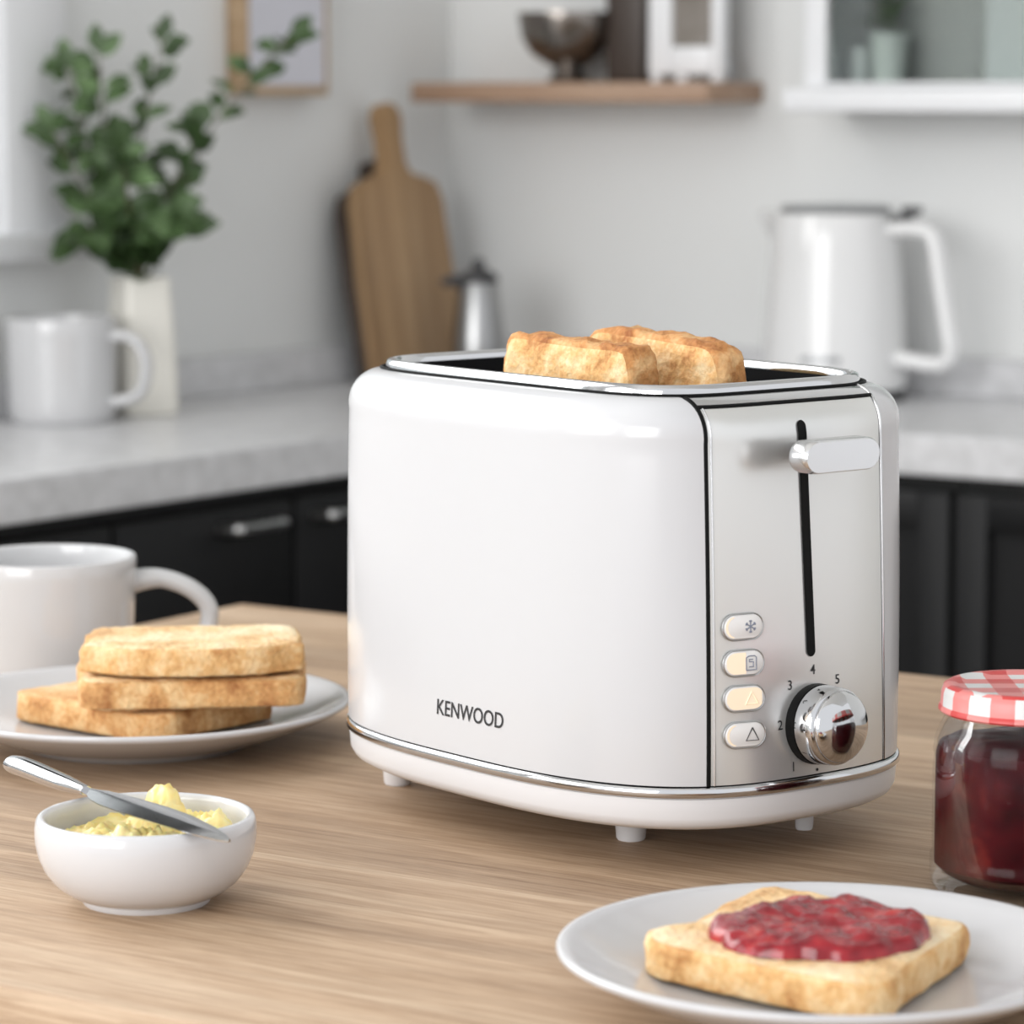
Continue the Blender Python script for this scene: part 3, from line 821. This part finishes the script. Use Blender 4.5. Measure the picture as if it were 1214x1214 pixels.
for x, y0, y1 in bl:
    rows.append([(x, y0 + (y1 - y0) * f) for f in (0, .25, .5, .75, 1)])
tops = []; bots = []
for r in rows:
    tops.append([bm.verts.new((x, y, .0013 - abs(i - 3.2) * .00022 - .0028 * max(0, (x - .052) / .03) ** 2 * .6)) for i, (x, y) in enumerate(r)])
    bots.append([bm.verts.new((x, y, .0001 - .0028 * max(0, (x - .052) / .03) ** 2 * .6)) for i, (x, y) in enumerate(r)])
for a, b in ((tops, 1), (bots, -1)):
    for r0, r1 in zip(a, a[1:]):
        for i in range(4): bm.faces.new((r0[i], r0[i + 1], r1[i + 1], r1[i]))
edge_t = [r[0] for r in tops] + tops[-1][1:] + [r[4] for r in reversed(tops[:-1])] + tops[0][3:0:-1]
edge_b = [r[0] for r in bots] + bots[-1][1:] + [r[4] for r in reversed(bots[:-1])] + bots[0][3:0:-1]
n = len(edge_t)
for i in range(n): bm.faces.new((edge_t[i], edge_t[(i + 1) % n], edge_b[(i + 1) % n], edge_b[i]))
o = link('knife_blade', bm, M['knife'], t, auto=40); o.rotation_euler = (math.radians(9), 0, 0)

# ------------------------------------------------------------------ jam jar
JP = Vector((.1890, 1.2150, Z0))
t = thing('jam_jar', 'glass jar of dark jam with red checked lid beside the toaster', 'jar', JP)
outer = [(0, .0016), (.026, .0016), (.029, 0), (.0325, .0004), (.0348, .003), (.0353, .007), (.0353, .0130), (.0344, .0150), (.0346, .018), (.0348, .045), (.0342, .0500), (.0346, .0525), (.0340, .0570), (.0322, .0615), (.0306, .0645), (.0300, .0670), (.0300, .0735)]
inner = [(.0280, .0735), (.0280, .0655), (.0308, .0610), (.0328, .0565), (.0338, .0510), (.0338, .0100), (.0310, .0070), (.027, .0050), (0, .0046)]
bm = BM(); lathe(bm, outer + inner, 72); link('jar_glass', bm, M['glass'], t, auto=50)
bm = BM(); lathe(bm, [(0, .0049), (.0266, .0053), (.0305, .0074), (.0336, .0104), (.0336, .0505), (.0326, .0545), (.029, .0560), (.012, .0572), (0, .0568)], 64)
for v in bm.verts:
    if v.co.z > .0552: v.co.z += .0016 * noise.noise(v.co * 90)
link('jam_filling', bm, M['jar_jam'], t)['label'] = 'dark red jam inside the jar'
bm = BM()
lp = [(.0302, .0672), (.0322, .0668), (.0330, .0676), (.0328, .0688), (.0322, .0694), (.0320, .0738), (.0312, .0762), (.0296, .0772), (.027, .0770), (.0255, .0762), (0, .0762), ]
lathe(bm, lp, 72, mi=lambda j: 1 if j >= 6 else 0); link('jar_lid', bm, [M['gingham_side'], M['gingham_top']], t, auto=50)['label'] = 'red and white checked screw lid'

# ------------------------------------------------------------------ TOASTER
TC = Vector((.0421, 1.3513, Z0)); TH = -math.radians(51.3)
T = thing('toaster', 'white two-slot toaster with steel control panel on the table', 'toaster', TC, TH)

def prof(z):
    """plan half length, half width, exponent and shoulder inset at height z"""
    t = min(max((z - .032) / (.163 - .032), 0), 1)
    return .1183 - .0073 * t, .0836 - .0070 * t, 2.95 + 1.15 * t
SH0, SHH, SHI = .1620, .0170, .0145      # shoulder start, height, inset
def level(s):
    """s in 0..1 body, 1..2 shoulder -> a,b,n,z"""
    if s <= 1:
        z = .0345 + (SH0 - .0345) * s; a, b, n = prof(z); return a, b, n, z
    q = (s - 1) * PI / 2; a, b, n = prof(SH0); i = SHI * (1 - math.cos(q))
    return a - i, b - i, n + 1.0 * (s - 1), SH0 + SHH * math.sin(q)
def radial(a, b, n, ph):
    c, s = abs(math.cos(ph)), abs(math.sin(ph)); return ((c / a) ** n + (s / b) ** n) ** (-1 / n)
def pol(a, b, n, ph, off=0):
    r = radial(a, b, n, ph) + off; return r * math.cos(ph), r * math.sin(ph)
def phi_end(a, b, n, y):
    """angle of the point with given y on the +x end"""
    x = a * max(1e-9, 1 - (abs(y) / b) ** n) ** (1 / n); return math.atan2(y, x)
def x_end(z, y):
    if z > SH0:
        q = math.asin(min(1, (z - SH0) / SHH)); a, b, n, _ = level(1 + q / (PI / 2))
    else: a, b, n = prof(z)
    return a * max(1e-9, 1 - (abs(y) / b) ** n) ** (1 / n)
def y_side(z, x):
    a, b, n = prof(z); return -b * max(1e-9, 1 - (abs(x) / a) ** n) ** (1 / n)

YL, YR = -.0485, .0405
PS = 1.56                               # panel top, in the shoulder
BODY = [i / 26 for i in range(27)]
SHO = [1 + i / 12 for i in range(1, 13)]
def strip_grid(bm, svals, ph0, ph1, nph, off=0):
    rows = []
    for s in svals:
        a, b, n, z = level(s); p0, p1 = ph0(a, b, n), ph1(a, b, n)
        rows.append([bm.verts.new((*pol(a, b, n, p0 + (p1 - p0) * i / nph, off), z)) for i in range(nph + 1)])
    for r0, r1 in zip(rows, rows[1:]):
        for i in range(nph): bm.faces.new((r0[i], r0[i + 1], r1[i + 1], r1[i]))
    return rows
pL = lambda a, b, n: phi_end(a, b, n, YL)
pR = lambda a, b, n: phi_end(a, b, n, YR)
# white shell: all the way round except the control panel
bm = BM(); strip_grid(bm, BODY + SHO, pR, lambda a, b, n: pL(a, b, n) + 2 * PI, 220)
link('shell', bm, M['enamel'], T, auto=45, recalc=False)
# steel control panel
g = .0009
bm = BM()
ps = [s for s in BODY + SHO if s < PS] + [PS]
strip_grid(bm, ps, lambda a, b, n: phi_end(a, b, n, YL + g), lambda a, b, n: phi_end(a, b, n, YR - g), 60, -.0004)
panel = link('control_panel', bm, M['steel'], T, auto=0, recalc=False); panel['label'] = 'brushed steel control panel'
# chrome end trim above it
bm = BM(); strip_grid(bm, [PS + .035 + (2 - PS - .035) * i / 8 for i in range(9)], lambda a, b, n: phi_end(a, b, n, YL + g), lambda a, b, n: phi_end(a, b, n, YR - g), 48, -.0002)
link('top_trim', bm, M['chrome'], T, auto=0, recalc=False)
# black shadow gaps and bright edges of the panel
def edge_pts(y, svals, off):
    out = []
    for s in svals:
        a, b, n, z = level(s); out.append((*pol(a, b, n, phi_end(a, b, n, y), off), z))
    return out
bm = BM(); tube(bm, edge_pts(YL + .0004, BODY + [s for s in SHO if s < 1.9], -.0007), .0011, 8)
a, b, n, z = level(PS + .018)
tube(bm, [(*pol(a, b, n, pL(a, b, n) + (pR(a, b, n) - pL(a, b, n)) * i / 40, -.0008), z) for i in range(41)], .0010, 8)
link('seal', bm, M['black'], T)
bm = BM(); tube(bm, edge_pts(YL + .0026, ps, -.0003), .0004, 8); link('edge_trim', bm, M['satin'], T); bm = BM(); tube(bm, edge_pts(YR, BODY + [s for s in SHO if s < 1.95], -.0003), .0006, 8)
link('edge_trim', bm, M['satin'], T)

# base plinth and chrome band
def ringloft(bm, secs, m=160, n=2.87, closed=False):
    rs = []
    for off, z in secs:
        rs.append([bm.verts.new((*pol(.1195 + off, .0846 + off, n, 2 * PI * i / m), z)) for i in range(m)])
    for a, b in zip(rs, rs[1:] + ([rs[0]] if closed else [])):
        for i in range(m): bm.faces.new((a[i], a[(i + 1) % m], b[(i + 1) % m], b[i]))
    return rs
bm = BM(); rs = ringloft(bm, [(-.030, .0155), (-.012, .0158), (-.0065, .0168), (-.0028, .0190), (-.0012, .0220), (-.0006, .0295)])
bm.faces.new(rs[0][::-1]); bm.faces.new(rs[-1])
link('base', bm, M['plastic'], T, auto=40)
bm = BM(); rs = ringloft(bm, [(-.004, .0297), (-.0002, .0297), (.0005, .0305), (.0004, .0332), (-.0004, .0340), (-.004, .0341)])
bm.faces.new(rs[0][::-1]); bm.faces.new(rs[-1])
link('chrome_band', bm, M['chrome'], T, auto=60)
# feet
for x, y, q in ((.043, -.0285, 1), (-.100, -.036, 1), (.072, .0375, .6), (-.078, .038, 1)):
    bm = BM(); lathe(bm, [(0, 0), (.0052 * q, 0), (.0058 * q, .0008), (.0068 * q, .013), (.0072 * q, .0156), (0, .0156)], 28, x, y); link('foot', bm, M['plastic'], T)

# top: chrome rim, recessed dark deck with two slots
def topring(bm, secs, m=160):
    rs = []
    for a, b, n, z in secs: rs.append([bm.verts.new((*pol(a, b, n, 2 * PI * i / m), z)) for i in range(m)])
    for p, q in zip(rs, rs[1:]):
        for i in range(m): bm.faces.new((p[i], p[(i + 1) % m], q[(i + 1) % m], q[i]))
    return rs
bm = BM(); A, B, n5 = .0962, .0618, 5.4
tube(bm, [(*pol(A + .0006, B + .0006, 5.3, 2 * PI * i / 160), .1792) for i in range(160)], .0007, 6, closed=True)
link('rim_seal', bm, M['black'], T); bm = BM()
topring(bm, [(A + .0008, B + .0008, 5.2, .1788), (A - .0010, B - .0010, n5, .1789), (A - .0012, B - .0012, n5, .1808), (A - .0016, B - .0016, n5, .1824), (A - .0026, B - .0026, n5, .1830), (A - .0040, B - .0040, n5, .1828), (A - .0047, B - .0047, n5, .1816), (A - .0048, B - .0048, n5, .1797)])
link('rim', bm, M['chrome'], T, auto=60)
bm = BM(); topring(bm, [(A - .0042, B - .0042, n5, .1796), (A - .0050, B - .0050, n5, .1795), (A - .0052, B - .0052, n5, .1725)])
link('inner_wall', bm, M['deck'], T, auto=40)
SLOTS = [(-.0290, .0125), (.0060, .0125)]
SX = .078
bm = BM(); m = 120; zd = .1727
ol = [bm.verts.new((*pol(A - .0049, B - .0049, n5, 2 * PI * i / m), zd)) for i in range(m)]
edges = [bm.edges.new((ol[i], ol[(i + 1) % m])) for i in range(m)]
for cy, hwid in SLOTS:
    rr = [bm.verts.new((x, y, zd)) for x, y in rrect(SX * 2, hwid * 2, .004, 4, 0, cy)]
    edges += [bm.edges.new((rr[i], rr[(i + 1) % len(rr)])) for i in range(len(rr))]
bmesh.ops.triangle_fill(bm, edges=edges, use_beauty=True)
# drop faces that cover a slot
for f in [f for f in bm.faces if any(abs(f.calc_center_median().y - cy) < hwid - .0002 and abs(f.calc_center_median().x) < SX - .0002 and all(abs(v.co.y - cy) < hwid + 1e-5 and abs(v.co.x) < SX + 1e-5 for v in f.verts) for cy, hwid in SLOTS)]: bm.faces.remove(f)
link('deck', bm, M['deck'], T, smooth=False)
for cy, hwid in SLOTS:
    bm = BM(); rr = rrect(SX * 2, hwid * 2, .004, 4, 0, cy)
    lo = [bm.verts.new((x, y, .060)) for x, y in rr]; hi = [bm.verts.new((x, y, zd)) for x, y in rr]
    for i in range(len(rr)): bm.faces.new((lo[i], lo[(i + 1) % len(rr)], hi[(i + 1) % len(rr)], hi[i]))
    bm.faces.new(lo)
    link('bread_slot', bm, M['black'], T, smooth=False)
    bm = BM()
    for k in range(-1, 2): tube(bm, [(-SX + .002, cy + k * .006, .0970), (SX - .002, cy + k * .006, .0970)], .0012, 8)
    link('bread_carriage', bm, M['handle'], T)

# lever slot and lever
def on_end(y, z, off=0): return Vector((x_end(z, y) + off, y, z))
ySl = lambda z: -.0030 + (.1685 - z) * .017
bm = BM(); rows = []
NZ = 160; hw_s = .0022
zs0, zs1 = .0795, .1690
for i in range(NZ + 1):
    z = zs0 + (zs1 - zs0) * i / NZ
    e = min(z - zs0, zs1 - z); w = hw_s * (1 if e >= hw_s else math.sqrt(max(.08, 1 - (1 - e / hw_s) ** 2)))
    rows.append([bm.verts.new(on_end(ySl(z) + q * w, z, .00005)) for q in (-1, -.5, 0, .5, 1)])
for r0, r1 in zip(rows, rows[1:]):
    for i in range(4): bm.faces.new((r0[i], r0[i + 1], r1[i + 1], r1[i]))
link('lever_slot', bm, M['black'], panel, auto=0)
zl = .1575; yl = -.0035; xl = x_end(zl, yl)
bm = BM(); tube(bm, [(xl - .002, yl, zl), (xl + .016, yl, zl)], .0034, 14); st = link('lever_stem', bm, M['black'], T)
bm = BM(); ol = rrect(.0385, .0125, .00622, 8)
secs = [(.0125, .86), (.0132, .96), (.0150, 1.0), (.0200, 1.0), (.0218, .97), (.0226, .90)]
rs = []
for dx, sc in secs:
    rs.append([bm.verts.new((xl + dx, yl + y - math.copysign((1 - sc) * .006, y) * min(1, abs(y) / .006), zl + z * sc)) for y, z in ol])
for a, b in zip(rs, rs[1:]):
    for i in range(len(ol)): bm.faces.new((a[i], a[(i + 1) % len(ol)], b[(i + 1) % len(ol)], b[i]))
bm.faces.new(rs[0][::-1]); bm.faces.new(rs[-1])
link('lever', bm, M['satin'], T, auto=40)

# buttons
def end_frame(y, z):
    """position, outward normal, tangent, up on the end surface"""
    e = 1e-4; p = on_end(y, z); ty = (on_end(y + e, z) - on_end(y - e, z)).normalized(); tz = (on_end(y, z + e) - on_end(y, z - e)).normalized()
    nn = ty.cross(tz).normalized(); return p, nn, ty, nn.cross(ty)
def put(o, y, z, off=0):
    p, nn, ty, tz = end_frame(y, z); p = p + nn * off
    o.matrix_local = Matrix(((ty.x, tz.x, nn.x, p.x), (ty.y, tz.y, nn.y, p.y), (ty.z, tz.z, nn.z, p.z), (0, 0, 0, 1)))
def poly_tube(bm, pts, r): tube(bm, pts, r, 6)
icons = []
for i, zb in enumerate((.0938, .0802, .0669, .0532)):
    nm = ['button with a snowflake symbol', 'glowing button with a bread symbol', 'glowing button with a lit triangle', 'button with an outlined triangle'][i]
    bm = BM(); ol = rrect(.0170, .0092, .00455, 8)
    lo = [(1.0, -.0012), (1.0, .0004), (.975, .0008), (.93, .0010)]
    rs = [[bm.verts.new((x * s, y * (s if s == 1 else s - .02), z)) for x, y in ol] for s, z in lo]
    for a, b in zip(rs, rs[1:]):
        for q in range(len(ol)): bm.faces.new((a[q], a[(q + 1) % len(ol)], b[(q + 1) % len(ol)], b[q]))
    bm.faces.new(rs[0][::-1]); bm.faces.new(rs[-1])
    bt = link('button', bm, M['button'], T, auto=40); bt['label'] = nm; put(bt, -.0345, zb)
    # surround
    bm = BM(); pts = [(x, y, .0003) for x, y in rrect(.0176, .0098, .00485, 8)]
    tube(bm, pts, .00032, 6, closed=True); link('button_ring', bm, M['handle'], bt)
    # warm side lens: crescent on the panel-edge side, wider on the two lit ones
    bm = BM(); zt = .00104
    if i in (1, 2):
        xr = .0006 if i == 1 else .0072
        xs = [-.0078 + (xr + .0078) * q / 14 for q in range(15)]
        up = []
        for x in xs:
            hy = .0040 if abs(x) < .0040 else math.sqrt(max(0, .0040 ** 2 - (abs(x) - .0040) ** 2))
            up.append((x, hy))
        top = [bm.verts.new((x, hy, zt)) for x, hy in up]; bot = [bm.verts.new((x, -hy, zt)) for x, hy in up]
        for q in range(14): bm.faces.new((bot[q], bot[q + 1], top[q + 1], top[q]))
    else:
        n_ = 12; o_, i_ = [], []
        for q in range(n_ + 1):
            a = PI * .55 + PI * .9 * q / n_
            o_.append(bm.verts.new((-.0040 + .0040 * math.cos(a), .0040 * math.sin(a), zt))); i_.append(bm.verts.new((-.0034 + .0036 * math.cos(a), .0037 * math.sin(a), zt)))
        for q in range(n_): bm.faces.new((o_[q], o_[q + 1], i_[q + 1], i_[q]))
    link('light_lens', bm, M['warm_lens'], bt, smooth=False)
    # symbol
    bm = BM(); r = .00022; zt = .00112; cx = .0028
    if i == 0:
        for k_ in range(3):
            a = PI / 2 + k_ * PI / 3; poly_tube(bm, [(cx - .0024 * math.cos(a), -.0024 * math.sin(a), zt), (cx + .0024 * math.cos(a), .0024 * math.sin(a), zt)], r)
        for k_ in range(6):
            a = PI / 2 + k_ * PI / 3; c, s = math.cos(a), math.sin(a)
            p = Vector((cx + .0015 * c, .0015 * s, zt))
            for d in (.6, -.6): poly_tube(bm, [p, p + Vector((.0009 * math.cos(a + d), .0009 * math.sin(a + d), 0))], r)
    elif i == 1:
        pts = [(cx - .0022, -.0027, zt), (cx - .0022, .0020, zt), (cx - .0010, .0026, zt), (cx + .0014, .0026, zt), (cx + .0022, .0020, zt), (cx + .0022, -.0027, zt), (cx - .0022, -.0027, zt)]
        poly_tube(bm, pts, r); poly_tube(bm, [(cx - .0009, -.0015, zt), (cx + .0009, -.0015, zt), (cx + .0009, .0004, zt), (cx - .0009, .0004, zt), (cx - .0009, .0013, zt), (cx + .0007, .0013, zt)], r)
    else:
        tri = [(cx, .0026, zt), (cx - .0027, -.0022, zt), (cx + .0027, -.0022, zt)]
        poly_tube(bm, tri + [tri[0]], r)
    link('symbol', bm, M['warm_lens'] if i == 2 else (M['grey_ink'] if i < 2 else M['ink']), bt, smooth=False)

# dial
ky, kz_ = -.0002, .0537
bm = BM(); lathe(bm, [(0, -.0008), (.0152, -.0008), (.0154, .0004), (.0152, .0036), (0, .0036)], 64); dr_ = link('dial_ring', bm, M['black'], T); put(dr_, ky, kz_)
bm = BM(); lathe(bm, [(0, .0037), (.0149, .0037), (.0151, .0045), (.0147, .0118), (.0143, .0126), (.0134, .0130), (.0137, .0137), (.0133, .0147), (.0118, .0162), (.009, .0176), (.0055, .0186), (.0025, .0190), (0, .0191)], 72)
dl = link('dial', bm, M['chrome'], T, auto=70); dl['label'] = 'domed chrome browning dial'; put(dl, ky, kz_)
bm = BM(); box(bm, -.0149, -.0143, -.0003, .0003, .006, .0098); link('pointer_mark', bm, M['ink'], dl, smooth=False)

# lettering
def text_mesh(s, size, bold=0):
    cu = bpy.data.curves.new('lettering', 'FONT'); cu.body = s; cu.size = size; cu.align_x = 'CENTER'; cu.align_y = 'CENTER'; cu.offset = bold; cu.resolution_u = 6
    o = bpy.data.objects.new('lettering', cu); COL.objects.link(o)
    dg = bpy.context.evaluated_depsgraph_get(); me = bpy.data.meshes.new_from_object(o.evaluated_get(dg))
    bpy.data.objects.remove(o); bpy.data.curves.remove(cu)
    return me
me = text_mesh('KENWOOD', .01, .00008)
xs = [v.co.x for v in me.vertices]; ys = [v.co.y for v in me.vertices]
x0, x1, y0, y1 = min(xs), max(xs), min(ys), max(ys)
bm = BM(); bm.from_mesh(me); bmesh.ops.subdivide_edges(bm, edges=[e for e in bm.edges if e.calc_length() > .0012], cuts=2)
for v in bm.verts:
    x = -.0112 + (v.co.x - x0) / (x1 - x0) * .0413; z = .0484 + (v.co.y - y0) / (y1 - y0) * .0062
    v.co = (x, y_side(z, x) - .00025, z)
lt = link('lettering', bm, M['ink'], T, smooth=False); lt['label'] = 'black capital lettering on the white side'
for s, dy, dz in (('1', -.0118, -.0152), ('2', -.0178, .0012), ('3', -.0124, .0158), ('4', -.0004, .0205), ('5', .0124, .0155), ('6', .0136, -.0150), ('.', .0004, -.0176)):
    me = text_mesh(s, .0052, .00002)
    if s == '.':
        bm = BM(); bmesh.ops.create_circle(bm, cap_ends=True, segments=12, radius=.0006)
    else: bm = BM(); bm.from_mesh(me)
    o = link('dial_number' if s != '.' else 'dial_mark', bm, M['ink'], panel, smooth=False); put(o, ky + dy, kz_ + dz, -.0002)

# the two slices standing in the slots
def slot_pose(x, y, z, ry=0, tilt=0):
    # slice plane = toaster xz; slice +y (crown) points up
    R = Matrix.Rotation(TH, 4, 'Z') @ Matrix.Translation((x, y, z)) @ Matrix.Rotation(tilt, 4, 'X') @ Matrix.Rotation(ry, 4, 'Y') @ Matrix.Rotation(PI / 2, 4, 'X')
    return Matrix.Translation(TC) @ R
bread_slice('toast_slice', 'browned slice standing in the nearer toaster slot', .078, .0955, .0165, slot_pose(.0110, -.0292, .1472, math.radians(1.5)), M['crumb_dark'], M['crust_dark'], 6, .0, .0, rough=.0014, cr=.006)
bread_slice('toast_slice', 'browned slice standing in the farther toaster slot', .083, .0960, .0160, slot_pose(.0200, .0058, .1475, math.radians(2.5)), M['crumb_dark'], M['crust_dark'], 7, .0, .001, rough=.0014, cr=.008)

# ------------------------------------------------------------------ light
def area(name, loc, target, sx, sy, power, col=(1, 1, 1)):
    l = bpy.data.lights.new(name, 'AREA'); l.shape = 'RECTANGLE'; l.size = sx; l.size_y = sy; l.energy = power; l.color = col
    o = bpy.data.objects.new(name, l); COL.objects.link(o); o.location = loc
    d = (Vector(target) - Vector(loc)).normalized(); o.rotation_euler = d.to_track_quat('-Z', 'Y').to_euler(); return o
# added side light, set in the unseen added window beside the camera
wc = left(-.475, WL + .02, .70)
area('added_side_light', wc, wc + Vector((.8124, -.583, -.10)), 1.2, 1.0, 10, (1.0, .995, .985))
# weaker daylight at the far window
wc = left(.95, WL + .03, .75)
area('far_window_daylight', wc, wc + Vector((.8124, -.583, -.12)), 1.1, .9, 15, (1.0, .995, .985))
# added light from behind the camera at rear left, no opening modelled
area('added_rear_light', Vector((-2.0, -1.5, Z0 + .85)), Vector((.15, 1.8, Z0 + .1)), 2.1, 1.6, 58, (1.0, .998, .995))

w = bpy.data.worlds.new('sky'); bpy.context.scene.world = w; w.use_nodes = True
bg = w.node_tree.nodes['Background']; bg.inputs[0].default_value = (.95, .97, 1, 1); bg.inputs[1].default_value = 1.0

# ------------------------------------------------------------------ camera
cam = bpy.data.cameras.new('camera'); co = bpy.data.objects.new('camera', cam); COL.objects.link(co)
co.location = (0, 0, .2911 + Z0); co.rotation_euler = (PI / 2 - math.atan(497 / 4000), 0, 0)
cam.sensor_width = 36; cam.lens = 36 * 4000 / 1214; cam.clip_start = .05; cam.clip_end = 50
cam.dof.use_dof = True; cam.dof.focus_distance = 1.29; cam.dof.aperture_fstop = 12.0
sc = bpy.context.scene; sc.camera = co
sc.view_settings.view_transform = 'Standard'; sc.view_settings.look = 'None'; sc.view_settings.gamma = 1; sc.view_settings.use_curve_mapping = False
sc.view_settings.exposure = 0.16
sc.cycles.max_bounces = 10; sc.cycles.transmission_bounces = 8; sc.cycles.caustics_reflective = False; sc.cycles.caustics_refractive = False
sc.cycles.use_denoising = True
